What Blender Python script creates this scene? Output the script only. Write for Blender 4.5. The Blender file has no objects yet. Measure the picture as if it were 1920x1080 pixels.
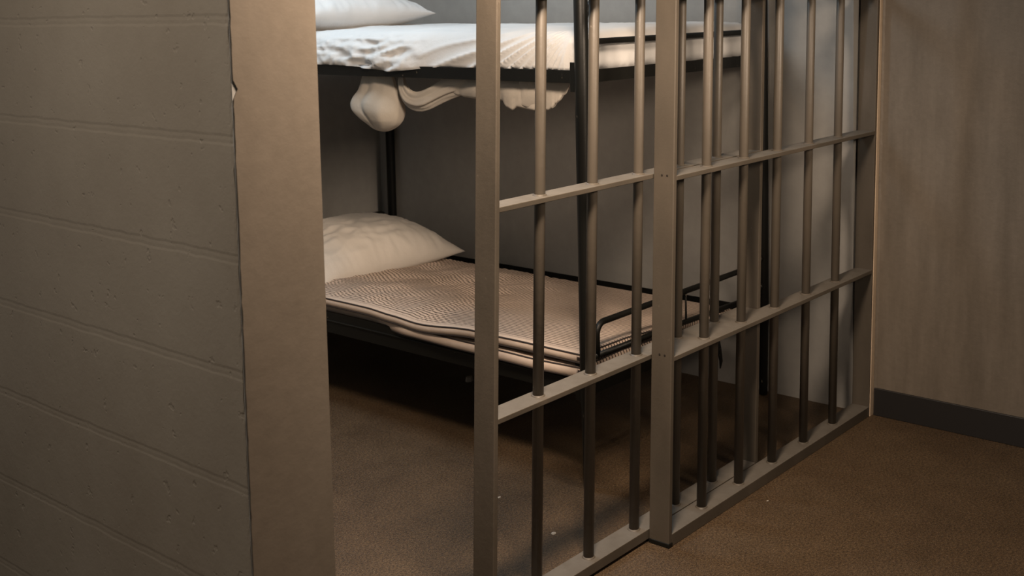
import bpy, bmesh, math, random
from mathutils import Vector, Matrix, noise
random.seed(7)
S = bpy.context.scene
COL = S.collection
R = math.radians

# ---------------------------------------------------------------- camera
F_PX, PX, PY = 2196.75, 999.88, 192.43
YAW, PITCH, ROLL = R(40.158), R(4.784), R(-1.185)
cd = bpy.data.cameras.new('camera'); cam = bpy.data.objects.new('camera', cd); COL.objects.link(cam)
cd.sensor_width = 36; cd.sensor_fit = 'HORIZONTAL'
cd.lens = F_PX / 1920 * 36
cd.shift_x = (960 - PX) / 1920; cd.shift_y = (PY - 540) / 1920
fw = Vector((math.cos(YAW) * math.cos(PITCH), math.sin(YAW) * math.cos(PITCH), -math.sin(PITCH)))
rt = Vector((math.sin(YAW), -math.cos(YAW), 0)); up = rt.cross(fw)
r2 = rt * math.cos(ROLL) + up * math.sin(ROLL); u2 = -rt * math.sin(ROLL) + up * math.cos(ROLL)
m = Matrix.Identity(4)
for i in range(3):
    m[i][0] = r2[i]; m[i][1] = u2[i]; m[i][2] = -fw[i]
m.translation = Vector((-2.5947, -1.644, 1.417))
cam.matrix_world = m
cd.clip_start = .05
cd.dof.use_dof = True; cd.dof.focus_distance = 3.0; cd.dof.aperture_fstop = 7.0
S.camera = cam

# ---------------------------------------------------------------- world, lights, exposure
S.view_settings.view_transform = 'Standard'; S.view_settings.look = 'None'
S.view_settings.exposure = 0; S.view_settings.gamma = 1; S.view_settings.use_curve_mapping = False
W = bpy.data.worlds.new('world'); S.world = W; W.use_nodes = True
bg = W.node_tree.nodes['Background']; bg.inputs[0].default_value = (1, .90, .78, 1); bg.inputs[1].default_value = .12
def area(name, loc, size, energy, color, target, sy=None, spread=180):
    l = bpy.data.lights.new(name, 'AREA'); l.energy = energy; l.color = color
    l.size = size; l.spread = R(spread)
    if sy: l.shape = 'RECTANGLE'; l.size_y = sy
    o = bpy.data.objects.new(name, l); COL.objects.link(o); o.location = loc
    o.rotation_euler = (Vector(target) - Vector(loc)).to_track_quat('-Z', 'Y').to_euler()
    return o
area('corridor_lamp', (-1.0, -.42, 2.15), .32, 38, (1, .78, .59), (-.35, .5, .3), spread=130)
area('corridor_lamp_right', (-.22, -1.9, 1.80), .4, 6.6, (1, .78, .585), (.45, 1.2, .95), spread=62)
area('block_wall_fill', (-2.5, .2, 2.20), .4, 13, (1, .86, .72), (-1.9, .2, 0))  # unseen fill light, added to brighten the block wall face
area('cell_lamp', (-.14, 1.45, 2.36), .18, 19, (.72, .88, 1), (-.1, 1.4, 0), sy=1.2)

# ---------------------------------------------------------------- materials
def mat(name, base, rough=.6, metal=0, spec=.5):
    M = bpy.data.materials.new(name); M.use_nodes = True
    b = M.node_tree.nodes['Principled BSDF']
    b.inputs['Base Color'].default_value = (*base, 1); b.inputs['Roughness'].default_value = rough
    b.inputs['Metallic'].default_value = metal; b.inputs['Specular IOR Level'].default_value = spec
    return M
class N:
    def __init__(s, M): s.t = M.node_tree; s.b = s.t.nodes['Principled BSDF']; s.co = s.n('ShaderNodeTexCoord').outputs['Object']
    def n(s, k, **kw):
        x = s.t.nodes.new(k)
        for a, v in kw.items(): setattr(x, a, v)
        return x
    def l(s, a, b): s.t.links.new(a, b)
    def noise(s, scale, detail=4, rough=.55, vec=None, sc=None):
        x = s.n('ShaderNodeTexNoise'); x.inputs['Scale'].default_value = scale
        x.inputs['Detail'].default_value = detail; x.inputs['Roughness'].default_value = rough
        v = vec or s.co
        if sc:
            mp = s.n('ShaderNodeMapping'); mp.inputs['Scale'].default_value = sc; s.l(v, mp.inputs[0]); v = mp.outputs[0]
        s.l(v, x.inputs['Vector']); return x.outputs['Fac']
    def ramp(s, f, stops):
        x = s.n('ShaderNodeValToRGB'); e = x.color_ramp.elements
        while len(e) < len(stops): e.new(.5)
        for q, (p, c) in zip(e, stops): q.position = p; q.color = (*c, 1) if len(c) == 3 else c
        s.l(f, x.inputs[0]); return x.outputs[0]
    def mix(s, f, a, b, mode='MIX'):
        x = s.n('ShaderNodeMix', data_type='RGBA', blend_type=mode)
        for sock, v in ((x.inputs[0], f), (x.inputs[6], a), (x.inputs[7], b)):
            if isinstance(v, (int, float)): sock.default_value = v
            elif isinstance(v, tuple): sock.default_value = (*v, 1)
            else: s.l(v, sock)
        return x.outputs[2]
    def math(s, op, a, b=0, c=0):
        x = s.n('ShaderNodeMath', operation=op)
        for i, v in enumerate((a, b, c)):
            if isinstance(v, (int, float)): x.inputs[i].default_value = v
            else: s.l(v, x.inputs[i])
        return x.outputs[0]
    def color(s, c): s.l(c, s.b.inputs['Base Color'])
    def rough(s, c): s.l(c, s.b.inputs['Roughness'])
    def bump(s, h, strength=.3, dist=.01, prev=None):
        x = s.n('ShaderNodeBump'); x.inputs['Strength'].default_value = strength; x.inputs['Distance'].default_value = dist
        s.l(h, x.inputs['Height'])
        if prev: s.l(prev, x.inputs['Normal'])
        s.l(x.outputs[0], s.b.inputs['Normal']); return x.outputs[0]

# painted steel of the bars
M_paint = mat('brown_painted_steel', (.2, .15, .11), .42)
n = N(M_paint)
a = n.noise(5, 5, .6, sc=(1, 1, .35)); b = n.noise(160, 2)
c = n.ramp(a, [(.3, (.056, .047, .036)), (.55, (.076, .063, .048)), (.75, (.098, .080, .062))])
chip = n.ramp(n.noise(48, 3, .7), [(.70, (0, 0, 0)), (.76, (1, 1, 1))])
geo = n.n('ShaderNodeNewGeometry'); sx = n.n('ShaderNodeSeparateXYZ'); n.l(geo.outputs['Normal'], sx.inputs[0])
dust = n.ramp(sx.outputs[2], [(.75, (0, 0, 0)), (.95, (1, 1, 1))])   # settled dust on level faces
c = n.mix(n.math('MULTIPLY', dust, n.ramp(n.noise(22, 5, .7), [(.3, (.45, .45, .45)), (.65, (.85, .85, .85))])), c, (.132, .121, .105))
n.color(n.mix(n.math('MULTIPLY', chip, .35), c, (.22, .195, .165)))
n.rough(n.math('MULTIPLY_ADD', a, .35, .33)); n.bump(n.noise(30, 5, .7), .25, .003)

M_black = mat('black_enamel_steel', (.006, .006, .005), .42, spec=.28)
n = N(M_black)
fl = n.ramp(n.noise(70, 3, .65, sc=(1, 1, .45)), [(.69, (0, 0, 0)), (.72, (1, 1, 1))])
fl = n.math('MULTIPLY', fl, n.ramp(n.noise(6, 2), [(.48, (0, 0, 0)), (.62, (1, 1, 1))]))
n.color(n.mix(fl, (.006, .006, .005), (.24, .20, .15))); n.bump(n.noise(120, 3), .15, .002)

M_floor = mat('stained_concrete', (.1, .06, .03), .62)
n = N(M_floor)
big = n.noise(1.7, 5, .62); mid = n.noise(9, 6, .7); fine = n.noise(420, 2, .5); fine2 = n.noise(150, 3, .7)
c = n.ramp(big, [(.3, (.115, .064, .029)), (.5, (.150, .088, .044)), (.7, (.178, .109, .057))])
c = n.mix(.55, c, n.ramp(mid, [(.3, (.50, .46, .41)), (.7, (.92, .87, .82))]), 'MULTIPLY')
c = n.mix(.8, c, n.ramp(fine2, [(.38, (.22, .20, .18)), (.62, (1, 1, 1))]), 'MULTIPLY')
grit = n.ramp(fine, [(.60, (0, 0, 0)), (.70, (1, 1, 1))])
n.color(n.mix(n.math('MULTIPLY', grit, .5), n.mix(1, c, (.70, .75, .73), 'MULTIPLY'), (.34, .28, .21)))
n.rough(n.math('MULTIPLY_ADD', mid, .3, .42)); n.bump(n.math('ADD', fine, n.math('MULTIPLY', mid, 2)), .5, .003)

# block wall: paint over concrete block, joints in relief
M_block = mat('painted_block', (.2, .17, .13), .6)
n = N(M_block)
sep = n.n('ShaderNodeSeparateXYZ'); n.l(n.co, sep.inputs[0])
zz = n.math('ADD', n.math('SUBTRACT', sep.outputs[2], .388 - .203 * 4), n.math('MULTIPLY', n.math('SUBTRACT', n.noise(14, 3), .5), .008))
row = n.math('DIVIDE', zz, .203); fr = n.math('FRACT', n.math('ADD', row, .5)); dj = n.math('ABSOLUTE', n.math('SUBTRACT', fr, .5))
jh = n.ramp(dj, [(0, (.25, .25, .25)), (.028, (.0, .0, .0)), (.05, (1, 1, 1))])
odd = n.math('MULTIPLY', n.math('MODULO', n.math('FLOOR', row), 2), .5)
yy = n.math('ADD', n.math('DIVIDE', n.math('ADD', sep.outputs[1], .11), .406), odd)
dv = n.math('ABSOLUTE', n.math('SUBTRACT', n.math('FRACT', yy), .5))
jv = n.ramp(dv, [(0, (.88, .88, .88)), (.03, (1, 1, 1))])
joints = n.math('MULTIPLY', jh, jv)
a = n.noise(3, 5, .6); g = n.noise(60, 5, .65)
n.color(n.ramp(a, [(.3, (.26, .225, .18)), (.7, (.31, .275, .225))]))
pit = n.ramp(n.noise(38, 2, .6), [(.27, (0, 0, 0)), (.33, (1, 1, 1))])
nb = n.bump(joints, .22, .005)
n.bump(n.math('ADD', n.math('MULTIPLY', g, .8), pit), .45, .003, nb)
n.rough(n.math('MULTIPLY_ADD', a, .3, .35))

def wallmat(name, c0, c1, rough=.65, scale=2.5, streak=(1, 1, .3), bump=.25, dist=.003):
    M = mat(name, c0, rough); n = N(M)
    a = n.noise(scale, 5, .62, sc=streak); k = n.noise(scale * 9, 5, .6)
    c = n.ramp(a, [(.3, c0), (.7, c1)])
    c = n.mix(.35, c, n.ramp(k, [(.3, (.7, .7, .7)), (.7, (1, 1, 1))]), 'MULTIPLY')
    n.color(c); n.bump(k, bump, dist); n.rough(n.math('MULTIPLY_ADD', a, .3, rough - .15)); return M
M_plaster = wallmat('smooth_plaster', (.145, .120, .094), (.175, .148, .118), .5, 3)
M_cell = wallmat('grey_cell_paint', (.31, .30, .28), (.37, .36, .34), .7, 2.2)
M_pier = wallmat('mottled_brown_paint', (.12, .10, .078), (.175, .148, .118), .55, 6, (1, 2.4, .35))
M_ceil = wallmat('ceiling_paint', (.3, .27, .24), (.36, .33, .3))
M_base = mat('black_rubber', (.012, .011, .011), .5)
M_trim = wallmat('lit_tan_trim', (.50, .39, .28), (.58, .46, .34), .5, 8)  # trim paint, with the warm light on it put into its colour
M_scrap = mat('pale_paint_flake', (.33, .30, .26), .85)
M_hole = mat('dark_screw_steel', (.02, .016, .013), .5)

def cloth(name, c0, c1, scale=260):
    M = mat(name, c0, .85, spec=.25); n = N(M)
    a = n.noise(4, 4); w = n.noise(scale, 2)
    n.color(n.ramp(a, [(.3, c0), (.7, c1)]))
    nb = n.bump(n.noise(16, 5, .6), .35, .008); n.bump(w, .15, .001, nb)
    n.b.inputs['Sheen Weight'].default_value = .15
    return M
M_sheet = cloth('white_cotton_sheet', (.54, .537, .53), (.60, .595, .59))
M_pillow = cloth('white_pillowcase', (.60, .56, .51), (.66, .62, .57))
M_muslin = cloth('unbleached_muslin', (.40, .36, .31), (.45, .41, .355))
M_tick = mat('striped_ticking', (.6, .5, .42), .88, spec=.2)
n = N(M_tick)
sep = n.n('ShaderNodeSeparateXYZ'); n.l(n.co, sep.inputs[0])
at = n.n('ShaderNodeAttribute', attribute_name='stripe')
st = n.math('ABSOLUTE', n.math('SUBTRACT', n.math('FRACT', n.math('DIVIDE', at.outputs['Fac'], .0140)), .5))
ln = n.ramp(st, [(.12, (1, 1, 1)), (.17, (0, 0, 0))])
base = n.ramp(n.noise(7, 4), [(.3, (.50, .40, .325)), (.7, (.58, .47, .39))])
n.color(n.mix(ln, base, (.035, .025, .022)))
nb = n.bump(n.noise(22, 4), .3, .006); n.bump(n.noise(400, 2), .15, .001, nb)
M_piping = mat('dark_piping', (.03, .022, .02), .8)

# ---------------------------------------------------------------- helpers
def obj(name, bm, M, parent=None, smooth=False, bevel=0):
    bmesh.ops.recalc_face_normals(bm, faces=bm.faces)
    me = bpy.data.meshes.new(name); bm.to_mesh(me); bm.free()
    me.materials.append(M)
    if smooth:
        for p in me.polygons: p.use_smooth = True
    o = bpy.data.objects.new(name, me); COL.objects.link(o)
    if parent: o.parent = parent; o.location = -Vector(parent.location)
    if bevel:
        mo = o.modifiers.new('bevel', 'BEVEL'); mo.width = bevel; mo.segments = 2; mo.limit_method = 'ANGLE'; mo.angle_limit = R(40)
    return o
def tag(o, label=None, cat=None, group=None, kind=None):
    for k, v in (('label', label), ('category', cat), ('group', group), ('kind', kind)):
        if v: o[k] = v
    return o
def empty(name, loc):
    o = bpy.data.objects.new(name, None); COL.objects.link(o); o.location = loc; o.empty_display_size = .1; return o
def box(bm, x0, x1, y0, y1, z0, z1, f=None):
    vs = [Vector((x, y, z)) for z in (z0, z1) for y in (y0, y1) for x in (x0, x1)]
    if f: vs = [f(v) for v in vs]
    v = [bm.verts.new(p) for p in vs]
    for q in ((0, 2, 3, 1), (4, 5, 7, 6), (0, 1, 5, 4), (2, 6, 7, 3), (0, 4, 6, 2), (1, 3, 7, 5)):
        bm.faces.new([v[i] for i in q])
def tube(bm, pts, r, seg=16, caps=True):
    pts = [Vector(p) for p in pts]; rings = []
    ref = None
    for i, p in enumerate(pts):
        d = (pts[min(i + 1, len(pts) - 1)] - pts[max(i - 1, 0)]).normalized()
        if ref is None: ref = Vector((0, 0, 1)) if abs(d.z) < .9 else Vector((1, 0, 0))
        a = (ref - d * ref.dot(d)).normalized(); ref = a; b = d.cross(a)
        rr = r[i] if isinstance(r, (list, tuple)) else r
        rings.append([bm.verts.new(p + (a * math.cos(t) + b * math.sin(t)) * rr) for t in [2 * math.pi * k / seg for k in range(seg)]])
    for A, B in zip(rings, rings[1:]):
        for k in range(seg): bm.faces.new((A[k], A[(k + 1) % seg], B[(k + 1) % seg], B[k]))
    if caps: bm.faces.new(rings[0]); bm.faces.new(rings[-1])
def arc(c, r, a0, a1, ex, ez, n=8):
    c = Vector(c); ex = Vector(ex); ez = Vector(ez)
    return [c + ex * r * math.cos(a0 + (a1 - a0) * i / n) + ez * r * math.sin(a0 + (a1 - a0) * i / n) for i in range(n + 1)]
def spline(P, t):
    n_ = len(P) - 1; k = min(int(t), n_ - 1); f = t - k
    a, b, c, d = P[max(k - 1, 0)], P[k], P[k + 1], P[min(k + 2, n_)]
    return [.5 * (2 * b[i] + (c[i] - a[i]) * f + (2 * a[i] - 5 * b[i] + 4 * c[i] - d[i]) * f * f + (3 * b[i] - a[i] - 3 * c[i] + d[i]) * f ** 3) for i in range(len(b))]
def nz(x, y, z, s=1): return noise.noise(Vector((x * s, y * s, z * s)))

# ---------------------------------------------------------------- the room
XW, YB, ZC = 1.112, 2.43, 2.42
C0, C1 = -1.4264, -1.2434
def struct(name, bm, M, **k): o = obj(name, bm, M, **k); o['kind'] = 'structure'; return o
bm = bmesh.new(); box(bm, -5, 3.0, -4, YB + .2, -.1, 0); struct('floor', bm, M_floor)
bm = bmesh.new(); box(bm, -5, 3.0, -4, YB + .2, ZC, ZC + .1); struct('ceiling', bm, M_ceil)
bm = bmesh.new(); box(bm, C1, XW + .3, YB, YB + .15, 0, ZC); struct('wall_back', bm, M_cell)
bm = bmesh.new(); box(bm, XW, XW + .3, .0705, YB, 0, ZC); struct('wall_right', bm, M_cell)
# left block wall: core with a jittered arris where block face meets the smooth end
def wall_left():
    bm = bmesh.new(); NZ = 160
    zs = [ZC * i / NZ for i in range(NZ + 1)]
    cols = []
    for z in zs:
        j = .0022 * nz(3.1, 0, z, 38) + .0012 * nz(7.7, 0, z, 11)
        ch = .012 * max(0, 1 - abs(z - 1.287) / .007)
        cols.append([bm.verts.new(p) for p in ((C0, YB + .15, z), (C0, .010, z), (C0 + .001 + j, .0035 + abs(j), z), (C0 + .003 + ch, .0035 + abs(j) * .5, z))])
    for A, B in zip(cols, cols[1:]):
        for i in range(3): bm.faces.new((A[i], A[i + 1], B[i + 1], B[i]))
    return bm
wl = struct('wall_left', wall_left(), M_block)
bm = bmesh.new(); box(bm, C0 + .002, C1, .0025, YB + .15, 0, ZC); obj('wall_core', bm, M_cell, wl)
bm = bmesh.new()   # smooth plaster end cap of the block wall
NZ = 160; prev = None
for i in range(NZ + 1):
    z = ZC * i / NZ; j = .0016 * nz(9, 1, z, 45) + .001 * nz(2, 5, z, 9)
    notch = .010 * max(0, 1 - abs(z - 1.287) / .008)
    e = .0012 * nz(1, 8, z, 22)
    cur = [bm.verts.new(p) for p in ((C0 + .0035 + j + notch, .003, z), (C0 + .0035 + j + notch, 0, z), (C1 + .0005 + e * .4, 0, z), (C1 + .0015 + e * .4, .002, z), (C1 + .0015, .10, z))]
    if prev:
        for k in range(4): bm.faces.new((prev[k], prev[k + 1], cur[k + 1], cur[k]))
    prev = cur
obj('plaster_end', bm, M_plaster, wl)
# right wall on the corridor side, slightly out of plumb
PL = .047
lean = lambda v: Vector((v.x + PL * v.z, v.y, v.z)) if v.x < 1.3 else v
bm = bmesh.new(); box(bm, 1.113, 1.5, -4, .07, 0, ZC, lean); struct('wall_front', bm, M_pier)
bm = bmesh.new(); box(bm, 1.107, 1.118, -4, -.006, .0, .094, lean); struct('baseboard_right', bm, M_base, bevel=.002)
bm = bmesh.new(); box(bm, 1.0858, 1.1126, -.004, -.0006, .0, ZC - .01, lambda v: Vector((v.x + (.052 if v.x < 1.1 else PL) * v.z, v.y, v.z)))
struct('trim_1', bm, M_trim, bevel=.0015)  # trim strip, laid over the post's front face to paint it as lit
bm = bmesh.new()  # ragged caulk line beside the trim
prev = None
for i in range(241):
    z = .004 + (ZC - .02) * i / 240; j = .0035 * nz(4, 4, z, 17) + .002 * nz(4, 4, z, 60)
    x = 1.113 + PL * z
    cur = [bm.verts.new(p) for p in ((x - .0030, -.0045, z), (x - .0032, -.0055 + j * .4, z), (x - .001, -.010 + j, z), (x + .0005, -.014 + j, z))]
    if prev:
        for k in range(3): bm.faces.new((prev[k], prev[k + 1], cur[k + 1], cur[k]))
    prev = cur
struct('trim_2', bm, M_pier)

# ---------------------------------------------------------------- gates
L = .0439; DW = .062
shear = lambda v: Vector((v.x + L * v.z, v.y, v.z))
ZT = 2.2
def rail(parent, x0, x1, y0, z, th=.0125, name='rail'):
    bm = bmesh.new(); box(bm, x0 + L * z, x1 + L * z, y0, y0 + DW, z - th, z)
    return obj(name, bm, M_paint, parent, bevel=.0015)
def upright(parent, x0, x1, y0, z0, z1, name='stile', y1=None):
    bm = bmesh.new(); box(bm, x0, x1, y0, y1 or y0 + DW, z0, z1, shear)
    return obj(name, bm, M_paint, parent, bevel=.002)
def bar(parent, x, y, z0, z1, r=.0132):
    bm = bmesh.new(); tube(bm, [shear(Vector((x, y, z))) for z in (z0, z1)], r, 20)
    o = obj('bar', bm, M_paint, parent, smooth=True)
    for z in RZ:
        w = bmesh.new()
        p = shear(Vector((x, y, z))); prev = None
        for rr, h in ((r + .004, .0002), (r + .0028, .0016), (r - .001, .0036)):
            cur = [w.verts.new(p + Vector((math.cos(t) * (rr + .0012 * nz(x + t, z, 1, 3)), math.sin(t) * rr, h))) for t in [2 * math.pi * k / 16 for k in range(16)]]
            if prev:
                for k in range(16): w.faces.new((prev[k], prev[(k + 1) % 16], cur[(k + 1) % 16], cur[k]))
            prev = cur
        obj('weld_bead', w, M_paint, o, smooth=True).location = (0, 0, 0)
    return o
# fixed panel
RZ = [.033, .5014, .9711, 1.441, 1.911]
XS, XR = -.1377, 1.0852
g1 = empty('fixed_bar_panel', (.47, .034, 0))
tag(g1, 'brown steel panel of round bars fixed between bolted upright and right wall', 'jail bars')
upright(g1, XS, XS + .015, 0, 0, ZT)
upright(g1, XR, XR + .012, 0, .0, ZT)
rail(g1, XS + .0135, XR + .001, 0, RZ[0], .033)
for z in RZ[1:]: rail(g1, XS + .0135, XR + .001, 0, z)
rail(g1, XS, XR + .012, 0, ZT + .012)
for x in (.067, .266, .462, .663, .866): bar(g1, x, .029, .031, ZT)
bm = bmesh.new(); box(bm, XS - .002, XS + .017, -.002, DW + .001, 0, .012); obj('foot_plate', bm, M_black, g1, bevel=.002)
for z in (.972, .505):
    for y in (.020, .036):
        bm = bmesh.new(); c = Vector((XS + L * z, y, z)); tube(bm, [c + Vector((.001, 0, 0)), c - Vector((.0012, 0, 0))], .0027, 10)
        obj('screw', bm, M_hole, g1)
# sliding door
RZ = [.0341, .4990, .9730, 1.441, 1.911]
YD, XD, XE = .0640, -.7350, .441
g2 = empty('sliding_cell_door', (-.15, YD + DW / 2, 0))
tag(g2, 'brown steel barred sliding door standing half open behind the fixed panel', 'jail door')
upright(g2, XD - .014, XD, YD, .008, ZT)
upright(g2, XE - .016, XE, YD, .008, ZT)
rail(g2, XD - .001, XE - .015, YD, RZ[0], .026)
for z in RZ[1:]: rail(g2, XD - .001, XE - .015, YD, z)
rail(g2, XD - .014, XE, YD, ZT + .012)
for x in (-.560, -.357, -.160, .035, .228): bar(g2, x, YD + .031, .031, ZT)

# ---------------------------------------------------------------- bunk bed
BX0, BX1, BY0, BY1 = .038, 1.074, .395, 2.318
bed = empty('bunk_bed', ((BX0 + BX1) / 2, (BY0 + BY1) / 2, 0))
tag(bed, 'black steel two-tier bunk bed against the grey cell wall', 'bunk bed')
for (x, y) in ((BX0, BY0), (BX1, BY0), (BX0, BY1), (BX1, BY1)):
    bm = bmesh.new(); rr = .0205
    tube(bm, [(x, y, z) for z in (0, .004, .03, .25, .27, 1.15, 1.62, 1.628)], [.012, .0145, .015, .0185, rr, rr, rr, rr * .7], 24)
    p = obj('post', bm, M_black, bed, smooth=True)
    s = 1 if y == BY0 else -1
    for z0, z1 in ((1.165, 1.25), (.26, .385)):
        bm = bmesh.new()
        box(bm, x - .004, x + .004, y + s * .015, y + s * .04, z0, z1)
        b = obj('bracket', bm, M_black, p, bevel=.001); b.location = (0, 0, 0)
def lrail(name, a, b, z0, z1, fl, t=.004):
    # angle iron between a and b (axis-aligned), flange fl points inward
    bm = bmesh.new()
    (x0, y0), (x1, y1) = a, b
    if abs(x0 - x1) < 1e-6:
        box(bm, x0 - t / 2, x0 + t / 2, y0, y1, z0, z1); box(bm, min(x0, x0 + fl), max(x0, x0 + fl), y0, y1, z0, z0 + t)
    else:
        box(bm, x0, x1, y0 - t / 2, y0 + t / 2, z0, z1); box(bm, x0, x1, min(y0, y0 + fl), max(y0, y0 + fl), z0, z0 + t)
    return obj(name, bm, M_black, bed, bevel=.0008)
for z0, z1, fz in ((1.190, 1.227, 1.190), (.276, .318, .276)):
    e = .018
    lrail('side_rail', (BX0, BY0 + e), (BX0, BY1 - e), z0, z1, .03)
    lrail('side_rail', (BX1, BY0 + e), (BX1, BY1 - e), z0, z1, -.03)
    lrail('end_rail', (BX0 + e, BY0), (BX1 - e, BY0), z0, z1, .03)
    lrail('end_rail', (BX0 + e, BY1), (BX1 - e, BY1), z0, z1, -.03)
    bm = bmesh.new()
    for k in range(24):
        y = BY0 + .05 + (BY1 - BY0 - .1) * k / 23
        tube(bm, [(BX0 + .02, y, z0 + .012), (BX1 - .02, y, z0 + .012)], .0022, 6)
    for k in range(9):
        x = BX0 + .08 + (BX1 - BX0 - .16) * k / 8
        tube(bm, [(x, BY0 + .02, z0 + .016), (x, BY1 - .02, z0 + .016)], .0022, 6)
    obj('wire_deck', bm, M_black, bed, smooth=True)
# upper lip of the lower side rail
bm = bmesh.new(); box(bm, BX0 - .004, BX0 + .004, BY0 + .02, BY1 - .02, .3185, .350)
obj('side_lip', bm, M_black, bed, bevel=.001)
bm = bmesh.new(); tube(bm, [(BX0 - .004, BY0 + .02, .320), (BX0 - .004, BY1 - .02, .320)], .004, 10); obj('rail_bead', bm, M_black, bed, smooth=True)
def hoop(x0, x1, y, zt, zb, r=.0095, cr=.035):
    bm = bmesh.new()
    pts = [Vector((x0, y, zb))] + arc((x0 + cr, y, zt - cr), cr, math.pi, math.pi / 2, (1, 0, 0), (0, 0, 1)) + \
          arc((x1 - cr, y, zt - cr), cr, math.pi / 2, 0, (1, 0, 0), (0, 0, 1)) + [Vector((x1, y, zb))]
    tube(bm, pts, r, 14); return obj('foot_hoop', bm, M_black, bed, smooth=True)
for zt, zb in ((.482, .384), (1.307, 1.20)):
    for yy_, in ((BY0,), (BY1,)):
        hoop(.088, 1.03, yy_, zt, zb)
for z in (.384,):
    bm = bmesh.new(); tube(bm, [(BX0 + .01, BY0, z + .003), (.5, BY0, z - .001), (BX1 - .01, BY0, z - .014)], .0085, 14); obj('cross_bar', bm, M_black, bed, smooth=True)
bm = bmesh.new(); tube(bm, [(.568, BY0, .475), (.568, BY0, .38)], .0032, 8); obj('rod', bm, M_black, bed, smooth=True)
for xa, xb in ((BX0 + .01, .10), (1.02, BX1 - .01)):
    bm = bmesh.new(); tube(bm, [(xa, BY0, 1.307), (xb, BY0, 1.307)], .0085, 12); obj('hoop_stub', bm, M_black, bed, smooth=True)
bm = bmesh.new(); tube(bm, [(BX0 + .012, BY0, 1.36), (BX0 + .03, BY0, 1.40), (BX0 + .06, BY0, 1.43)], .009, 10); obj('ladder_hook', bm, M_black, bed, smooth=True)
bm = bmesh.new(); tube(bm, [(.79, BY0 + .02, .28), (.795, BY0 + .015, .235), (.80, BY0 + .01, .19), (.795, BY0 + .01, .165)], [.008, .009, .006, .002], 10); obj('spring_hook', bm, M_black, bed, smooth=True)
for z in (.50, .40):
    bm = bmesh.new(); tube(bm, [(BX1 - .03, BY0, z), (BX1 - .016, BY0, z)], .012, 10); obj('knob', bm, M_black, bed, smooth=True)

# ---------------------------------------------------------------- striped mattress, folded double
def slab(x0, x1, y0, y1, zb, zt, rnd, dtop, dedge, nx=150, ny=260):
    """soft slab; returns bmesh and per-vertex stripe coordinate"""
    bm = bmesh.new(); h = (zt - zb)
    # cross-section in x: perimeter parameter; built as top grid + bottom grid sharing a rounded rim
    def pos(u, v, side):
        x = x0 + (x1 - x0) * u; y = y0 + (y1 - y0) * v
        ex = min(u * (x1 - x0), (1 - u) * (x1 - x0), (v) * (y1 - y0), (1 - v) * (y1 - y0))
        k = min(1, ex / rnd); prof = math.sqrt(max(0, 1 - (1 - k) ** 2))
        mid = (zt + zb) / 2
        z = mid + side * h / 2 * prof
        return x, y, z, k
    lay = {}
    def tvals(n, length):
        # denser near the rim
        out = []
        for i in range(n + 1):
            t = i / n; out.append(t)
        e = rnd / length
        return sorted(set([0, e * .03, e * .12, e * .28, e * .5, e * .75] + [e + (1 - 2 * e) * t for t in out] + [1 - e * .75, 1 - e * .5, 1 - e * .28, 1 - e * .12, 1 - e * .03, 1]))
    us = tvals(nx, x1 - x0); vs = tvals(ny, y1 - y0); sc = []
    for side in (1, -1):
        for i, u in enumerate(us):
            for j, v in enumerate(vs):
                if side == -1 and (i in (0, len(us) - 1) or j in (0, len(vs) - 1)):
                    lay[(side, i, j)] = lay[(1, i, j)]; continue
                x, y, z, k = pos(u, v, side)
                ox, oy, oz = dtop(x, y, k if side == 1 else 0)
                ex, ez = dedge(x, y)
                w = bm.verts.new((x + ox + ex, y + oy, z + oz + ez)); lay[(side, i, j)] = w; sc.append(x)
        for i in range(len(us) - 1):
            for j in range(len(vs) - 1):
                q = [lay[(side, i, j)], lay[(side, i + 1, j)], lay[(side, i + 1, j + 1)], lay[(side, i, j + 1)]]
                if side == -1 and len(set(q)) < 3: continue
                try: bm.faces.new(q)
                except ValueError: pass
    return bm, sc
def tab(y, pts):
    if y <= pts[0][0]: return pts[0][1]
    for (a, va), (b, vb) in zip(pts, pts[1:]):
        if y <= b: t = (y - a) / (b - a); t = t * t * (3 - 2 * t); return va + (vb - va) * t
    return pts[-1][1]
def ripple(x, y):
    # crumpling in front of the pillow, calming towards the foot: fine ridges across the bed in diagonal patches
    a = max(0, min(1, (y - .80 - .25 * x) / .30)) * max(0, min(1, (x - .035) / .05))
    warp = .045 * nz(x, y, 3, 4) + .014 * nz(x, y, 7, 13) + .004 * nz(x, y, 9, 45)
    w = math.sin(2 * math.pi * (y + .38 * x + warp) / .030)
    m_ = .15 + .85 * max(0, min(1, .5 + 2.4 * nz(x * 1.3, y, 11, 7)))
    return a, w * m_
def wr(x, y, k):
    a, w = ripple(x, y)
    big = (1 - abs(nz(x * .8 + y * .3, y * 1.4, 9, 9)) * 2.4)
    return 0, 0, (.0026 * a * w + .0035 * a * big + .0035 * nz(x, y, 0, 4)) * k
Z1 = [(.41, .002), (.72, .004), (.83, .008), (1.08, -.010), (1.20, -.005), (1.33, .001), (1.54, .0), (2.2, 0)]
def edge1(x, y):
    n_ = max(0, 1 - (x - .02) / .25); n_ = n_ * n_ * (3 - 2 * n_)
    far = -.045 * max(0, (x - .25) / .62)
    xx = -.016 * n_ * math.exp(-((y - .95) / .22) ** 2) + .02 * n_ * max(0, (y - 1.3))
    return xx, tab(y, Z1) * n_ + far
mt = empty('folded_mattress', (.45, 1.3, .33))
tag(mt, 'thin beige and dark striped mattress folded in layers on the lower bunk', 'mattress')
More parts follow.
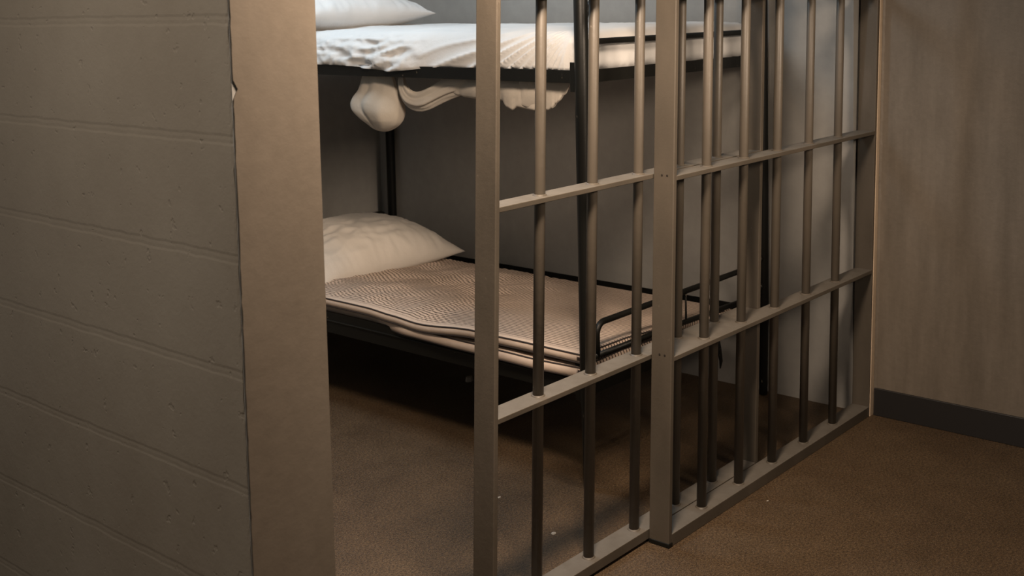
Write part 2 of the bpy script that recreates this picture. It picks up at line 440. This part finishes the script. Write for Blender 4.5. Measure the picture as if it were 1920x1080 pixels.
def stripes(o, sc, dist=0):
    me = o.data; at = me.attributes.new('stripe', 'FLOAT', 'POINT')
    for i, v in enumerate(me.vertices):
        y = v.co.y; a, w = ripple(sc[i], y)
        at.data[i].value = 0 if sc[i] < .047 and y > .42 else sc[i] + .0028 * a * w + .004 * a * nz(sc[i] * 1.4, y, 5, 9) + .0016 * a * nz(sc[i] * 2, y * 2, 15, 40)
bm, sc = slab(.022, .885, .405, 2.28, .372, .402, .013, wr, edge1, 150, 620)
o = obj('top_layer', bm, M_tick, mt, smooth=True); stripes(o, sc)
Z2 = [(.41, -.004), (.58, -.005), (.72, -.003), (.83, 0), (1.17, .002), (1.4, .006)]
def edge2(x, y):
    n_ = max(0, 1 - (x - .03) / .25); n_ = n_ * n_ * (3 - 2 * n_)
    far = -.030 * max(0, (x - .25) / .62)
    out = tab(y, [(.41, -.012), (.6, -.020), (.9, -.024), (1.12, -.018), (1.35, .022), (2.2, .03)])
    return out * n_, far + tab(y, Z2) * n_
bm, sc = slab(.034, .87, .409, 2.27, .329, .368, .017, lambda x, y, k: (0, 0, .002 * nz(x, y, 8, 12) * k), edge2, 60, 150)
o = obj('bottom_layer', bm, M_tick, mt, smooth=True); stripes(o, sc)
# piping along the near edges and round the foot corner
def pipe_path(zc, x0, y0, e):
    pts = []
    ys = [y0 + (2.2 - y0) * (i / 120) for i in range(120, 0, -1)]
    for y in ys:
        dx, dz = e(x0, y); pts.append((x0 + dx, y, zc + dz))
    for x in [x0 + .80 * i / 60 for i in range(0, 61)]:
        dx, dz = e(x, y0); pts.append((x + dx, y0, zc + dz))
    return pts
for zc, x0, y0, e in ((.3990, .0258, .4085, edge1), (.3745, .0258, .4085, edge1), (.3640, .0405, .4150, edge2), (.3360, .0385, .4130, edge2)):
    bm = bmesh.new(); tube(bm, pipe_path(zc, x0, y0, e), .0028, 8); obj('piping', bm, M_piping, mt, smooth=True)

# ---------------------------------------------------------------- pillows
def pillow(name, loc, w, d, h, rz, tilt=0, seed=0, M=M_pillow, under=.2):
    bm = bmesh.new(); NX, NY = 90, 70; V = {}
    for side in (1, -1):
        for i in range(NX + 1):
            for j in range(NY + 1):
                u = i / NX * 2 - 1; v = j / NY * 2 - 1
                if side == -1 and (i in (0, NX) or j in (0, NY)): V[(side, i, j)] = V[(1, i, j)]; continue
                pinch = 1 - .07 * (1 - abs(u) ** 2) * abs(v) ** 4; pinch2 = 1 - .08 * (1 - abs(v) ** 2) * abs(u) ** 4
                x = u * w / 2 * pinch2; y = v * d / 2 * pinch
                prof = (max(0, 1 - abs(u) ** 2.6) ** .62) * (max(0, 1 - abs(v) ** 2.4) ** .6)
                z = h * prof * (1 - under if side == 1 else -under)
                rim = 1 - prof
                fold = (abs(nz(x * 1.2 + seed, y * 2.6, seed, 9))) * .016 * prof * (side == 1)
                crease = .008 * nz(x * 3 + seed, y * .8, 2, 11) * min(1, prof * 3) * (side == 1) * (.4 + rim)
                V[(side, i, j)] = bm.verts.new((x, y, z - fold + crease))
        for i in range(NX):
            for j in range(NY):
                try: bm.faces.new((V[(side, i, j)], V[(side, i + 1, j)], V[(side, i + 1, j + 1)], V[(side, i, j + 1)]))
                except ValueError: pass
    o = obj(name, bm, M, smooth=True); o.location = loc; o.rotation_euler = (tilt, 0, rz); return o
p1 = pillow('pillow', (.53, 1.985, .408), .80, .54, .225, R(0), R(4), 1, under=.30)
tag(p1, 'plump cream pillow on the striped mattress of the lower bunk', 'pillow')
p2 = pillow('pillow', (.34, 1.93, 1.414), .82, .56, .20, R(6), R(5), 5, M_sheet, under=.46)
tag(p2, 'white pillow on the sheeted upper bunk', 'pillow')

# ---------------------------------------------------------------- upper mattress and sheet
bm, sc = slab(.075, 1.03, .45, 2.27, 1.212, 1.318, .05, lambda x, y, k: (0, 0, 0), lambda x, y: (0, 0), 20, 40)
o = obj('upper_mattress', bm, M_muslin, smooth=True); tag(o, 'mattress under the white sheet on the upper bunk', 'mattress')
def sheet():
    bm = bmesh.new()
    # profile across x (near edge to wall) as list of (x, z, face) ; face=1 on the near side
    prof = []
    for i in range(26):
        t = i / 25; a = t * math.pi / 2
        prof.append((.046 + .085 * (1 - math.cos(a)) , 1.226 + .112 * math.sin(a) ** .9, 1 - t * .8))
    for i in range(1, 50): prof.append((.131 + (1.03 - .131) * i / 49, 1.338 + .008 * math.sin(i / 49 * math.pi), .0))
    ys = []
    NYf = 14
    NY = 420
    V = []
    for j in range(-NYf, NY + 1):
        row = []
        for (x, z, f) in prof:
            if j < 0:
                a = (-j) / NYf * math.pi / 2
                y = .462 - .050 * math.sin(a); zf = 1.226 + (z - 1.226) * math.cos(a) ** .75
                zz_ = zf; k = math.sin(a)
                wx = .006 * k * nz(x * 2.5, zf * .8, 4, 16) + .006 * k * abs(nz(x * 3, zf, 8, 9))
                xx = x + max(0, .12 - x) * .25 * k
                row.append(bm.verts.new((xx, y - wx, zz_ + .004 * k * nz(x, zf, 3, 20))))
                continue
            y = .462 + (2.28 - .462) * j / NY
            x_, z_ = x, z
            # radiating folds from the near foot corner
            if f > 0:
                wgt = f * min(1, (y - .462) / .04)
                ang = math.atan2(y - .42, 1.40 - z)
                m1 = max(0, 1 - max(0, y - .85) / .3)
                s = math.sin(ang * 30 + 2.4 * nz(y, z, 1, 3)); rid = (1 - abs(s)) ** 1.5
                x_ -= wgt * m1 * (.016 * rid - .004)
                z_ += wgt * m1 * .003 * rid
                # crumpled part towards the head
                m2 = max(0, min(1, (y - 1.02) / .15))
                cr = (1 - abs(nz(y * 1.2 + z * 2, z * 5, 6, 7)) * 2.5) * .014 + (1 - abs(nz(y, z * 3, 16, 19)) * 2.5) * .006
                x_ -= wgt * m2 * cr
                # smooth swag drooping over the rail
                sw = math.exp(-((y - 1.18) / .14) ** 2)
                x_ -= sw * .012 * f; z_ -= sw * .016 * max(0, f - .35) / .65
                x_ -= .004 * (f)
            else:
                z_ += .006 * nz(x, y, 2, 5) + .0025 * (1 - abs(nz(x * 1.3, y, 7, 14)) * 2)
            row.append(bm.verts.new((x_, y, z_)))
        V.append(row)
    for A, B in zip(V, V[1:]):
        for i in range(len(A) - 1): bm.faces.new((A[i], A[i + 1], B[i + 1], B[i]))
    return bm
sh = empty('bed_sheet', (.55, 1.4, 1.23))
tag(sh, 'rumpled white sheet tucked over the upper bunk, loose fabric hanging below its frame', 'sheet')
o = obj('tucked_cloth', sheet(), M_sheet, sh, smooth=True)
mo = o.modifiers.new('solid', 'SOLIDIFY'); mo.thickness = .0015; mo.offset = -1
# hanging loops of fabric under the frame
def hang(ctrl, xoff, depth, seed, name='hanging_fold', twist=0):
    """ctrl: (y, z_bottom) outline; a puffed closed loop of cloth hanging to that outline"""
    ztop = 1.200
    ys = [c[0] for c in ctrl]; n_ = 110
    def zb(y):
        for (a, za), (b, zb_) in zip(ctrl, ctrl[1:]):
            if (a - y) * (b - y) <= 0 and a != b:
                t = (y - a) / (b - a); t = t * t * (3 - 2 * t); return za + (zb_ - za) * t
        return ctrl[-1][1]
    bm = bmesh.new(); rows = []
    for i in range(n_ + 1):
        y = ys[0] + (ys[-1] - ys[0]) * i / n_; B = zb(y); row = []
        edge = math.sin(math.pi * i / n_) ** .5
        H = ztop - B
        for j in range(41):
            # j 0..20 front going down, 20..40 back going up
            t = j / 20 if j <= 20 else (40 - j) / 20; side = -1 if j <= 20 else 1
            bul = math.sin(min(1, t) * math.pi * .93) ** .6 * depth * min(1, H / .09) * edge if 0 < t < 1 else 0
            z = ztop - H * t
            fold = .014 * nz(y * 1.4 + z, z * 1.2, seed, 9) + .004 * (1 - 2 * abs(nz(y * 1.5 + z, z * .9, seed + 3, 14)))
            row.append(bm.verts.new((xoff + side * (bul + .003) + fold * edge, y + twist * nz(z, y, seed, 9) * t, z)))
        rows.append(row)
    for A, C in zip(rows, rows[1:]):
        for j in range(40): bm.faces.new((A[j], A[j + 1], C[j + 1], C[j]))
    o = obj(name, bm, M_muslin, sh, smooth=True); return o
def pouch():
    lv = [(1.200, 1.375, 1.235), (1.185, 1.38, 1.228), (1.14, 1.40, 1.212), (1.115, 1.425, 1.20), (1.095, 1.435, 1.195), (1.07, 1.425, 1.193), (1.045, 1.39, 1.20), (1.025, 1.355, 1.215), (1.010, 1.33, 1.24), (1.002, 1.305, 1.262), (1.000, 1.29, 1.28)]
    bm = bmesh.new(); rows = []; n_ = 60; K = 96
    for i in range(n_ + 1):
        z, a_, b_ = spline(lv, i / n_ * (len(lv) - 1))
        c = (a_ + b_) / 2; w = (a_ - b_) / 2; row = []
        dep = .5 * w * (.35 + .65 * min(1, i / n_ * 1.6))
        for q in range(K):
            th = 2 * math.pi * q / K
            fr_ = 1 + .34 * abs(math.cos(th * 2 + .9 + .8 * nz(z, 0, 1, 9))) ** .7 - .20 + .05 * math.cos(th * 9 + 3 * z * 6) * (1 - i / n_)
            fr_ += .10 * nz(math.cos(th), math.sin(th), z * 8, 1.3)
            s_, c_ = math.sin(th), math.cos(th)
            fy = 1 + .03 * math.cos(th * 7)
            row.append(bm.verts.new((.088 + dep * s_ * fr_, c + w * c_ * fy, z)))
        rows.append(row)
    for A, C in zip(rows, rows[1:]):
        for q in range(K): bm.faces.new((A[q], A[(q + 1) % K], C[(q + 1) % K], C[q]))
    bm.faces.new(rows[-1])
    return obj('hanging_fold', bm, M_muslin, sh, smooth=True)
pouch()
def swag(path, rad, seed):
    # a loop of cloth: fat soft tube with lengthwise folds
    bm = bmesh.new(); pts = [Vector((x, y, z)) for x, y, z in path]; rows = []; n_ = 80; K = 72
    for i in range(n_ + 1):
        t = i / n_ * (len(pts) - 1)
        p = Vector(spline(pts, t)); d = (Vector(spline(pts, min(t + .1, len(pts) - 1))) - Vector(spline(pts, max(t - .1, 0)))).normalized()
        r_ = spline([(q,) for q in rad], t)[0]
        e1_ = Vector((1, 0, 0)); e2_ = d.cross(e1_).normalized(); row = []
        for q in range(K):
            th = 2 * math.pi * q / K
            fr_ = 1 + .13 * math.cos(th * 5 + seed + i * .015) + .05 * math.cos(th * 11 - i * .03) + .2 * nz(math.cos(th), math.sin(th), i * .05 + seed, 1.2)
            row.append(bm.verts.new(p + e1_ * math.cos(th) * r_ * .55 * fr_ + e2_ * math.sin(th) * r_ * fr_))
        rows.append(row)
    for A, C in zip(rows, rows[1:]):
        for q in range(K): bm.faces.new((A[q], A[(q + 1) % K], C[(q + 1) % K], C[q]))
    bm.faces.new(rows[0]); bm.faces.new(rows[-1])
    return obj('hanging_fold', bm, M_muslin, sh, smooth=True)
swag([(.09, 1.19, 1.188), (.08, 1.175, 1.15), (.078, 1.14, 1.118), (.078, 1.09, 1.112), (.08, 1.03, 1.130), (.084, .97, 1.155), (.09, .90, 1.170)], [.014, .02, .026, .030, .032, .030, .026], 1)
hang([(1.00, 1.17), (.97, 1.145), (.93, 1.135), (.90, 1.13), (.84, 1.128), (.80, 1.130), (.76, 1.135), (.74, 1.15)], .082, .020, 12, twist=.01)
hang([(.79, 1.15), (.76, 1.135), (.735, 1.125), (.71, 1.105), (.69, 1.098), (.67, 1.108), (.64, 1.103), (.60, 1.100), (.57, 1.108)], .080, .012, 23, twist=.015)
hang([(.66, 1.115), (.62, 1.106), (.55, 1.104), (.53, 1.110), (.515, 1.125), (.505, 1.132), (.49, 1.15), (.465, 1.18), (.45, 1.19)], .074, .010, 31, twist=.01)

# ---------------------------------------------------------------- litter on the floor
def flake(x, y, r, h, label, name='paint_flake', cat='debris'):
    bm = bmesh.new(); k = 11
    ring = [(x + math.cos(t) * r * (1 + .35 * nz(t, x * 9, y * 9, 1.3)), y + math.sin(t) * r * .7 * (1 + .3 * nz(t, y * 7, 3, 1.7))) for t in [2 * math.pi * i / k for i in range(k)]]
    a = [bm.verts.new((p[0], p[1], .0006)) for p in ring]
    b = [bm.verts.new((x + (p[0] - x) * .8, y + (p[1] - y) * .8, h * (1 + .3 * nz(p[0] * 50, p[1] * 50, 1)))) for p in ring]
    for i in range(k): bm.faces.new((a[i], a[(i + 1) % k], b[(i + 1) % k], b[i]))
    bm.faces.new(b); bm.faces.new(a)
    o = obj(name, bm, M_scrap, bevel=.0005); tag(o, label, cat); return o
flake(-.253, .292, .009, .003, 'small pale flake on the floor inside the half open barred door')
flake(-.168, .563, .006, .002, 'tiny pale flake just right of the door upright, on the cell floor')
flake(.277, -.06, .0035, .002, 'tiny white speck on the corridor floor below the bars')
flake(.548, 1.354, .017, .018, 'pale crumpled scrap lying deep in the shadow beneath the bunk', 'crumpled_scrap')
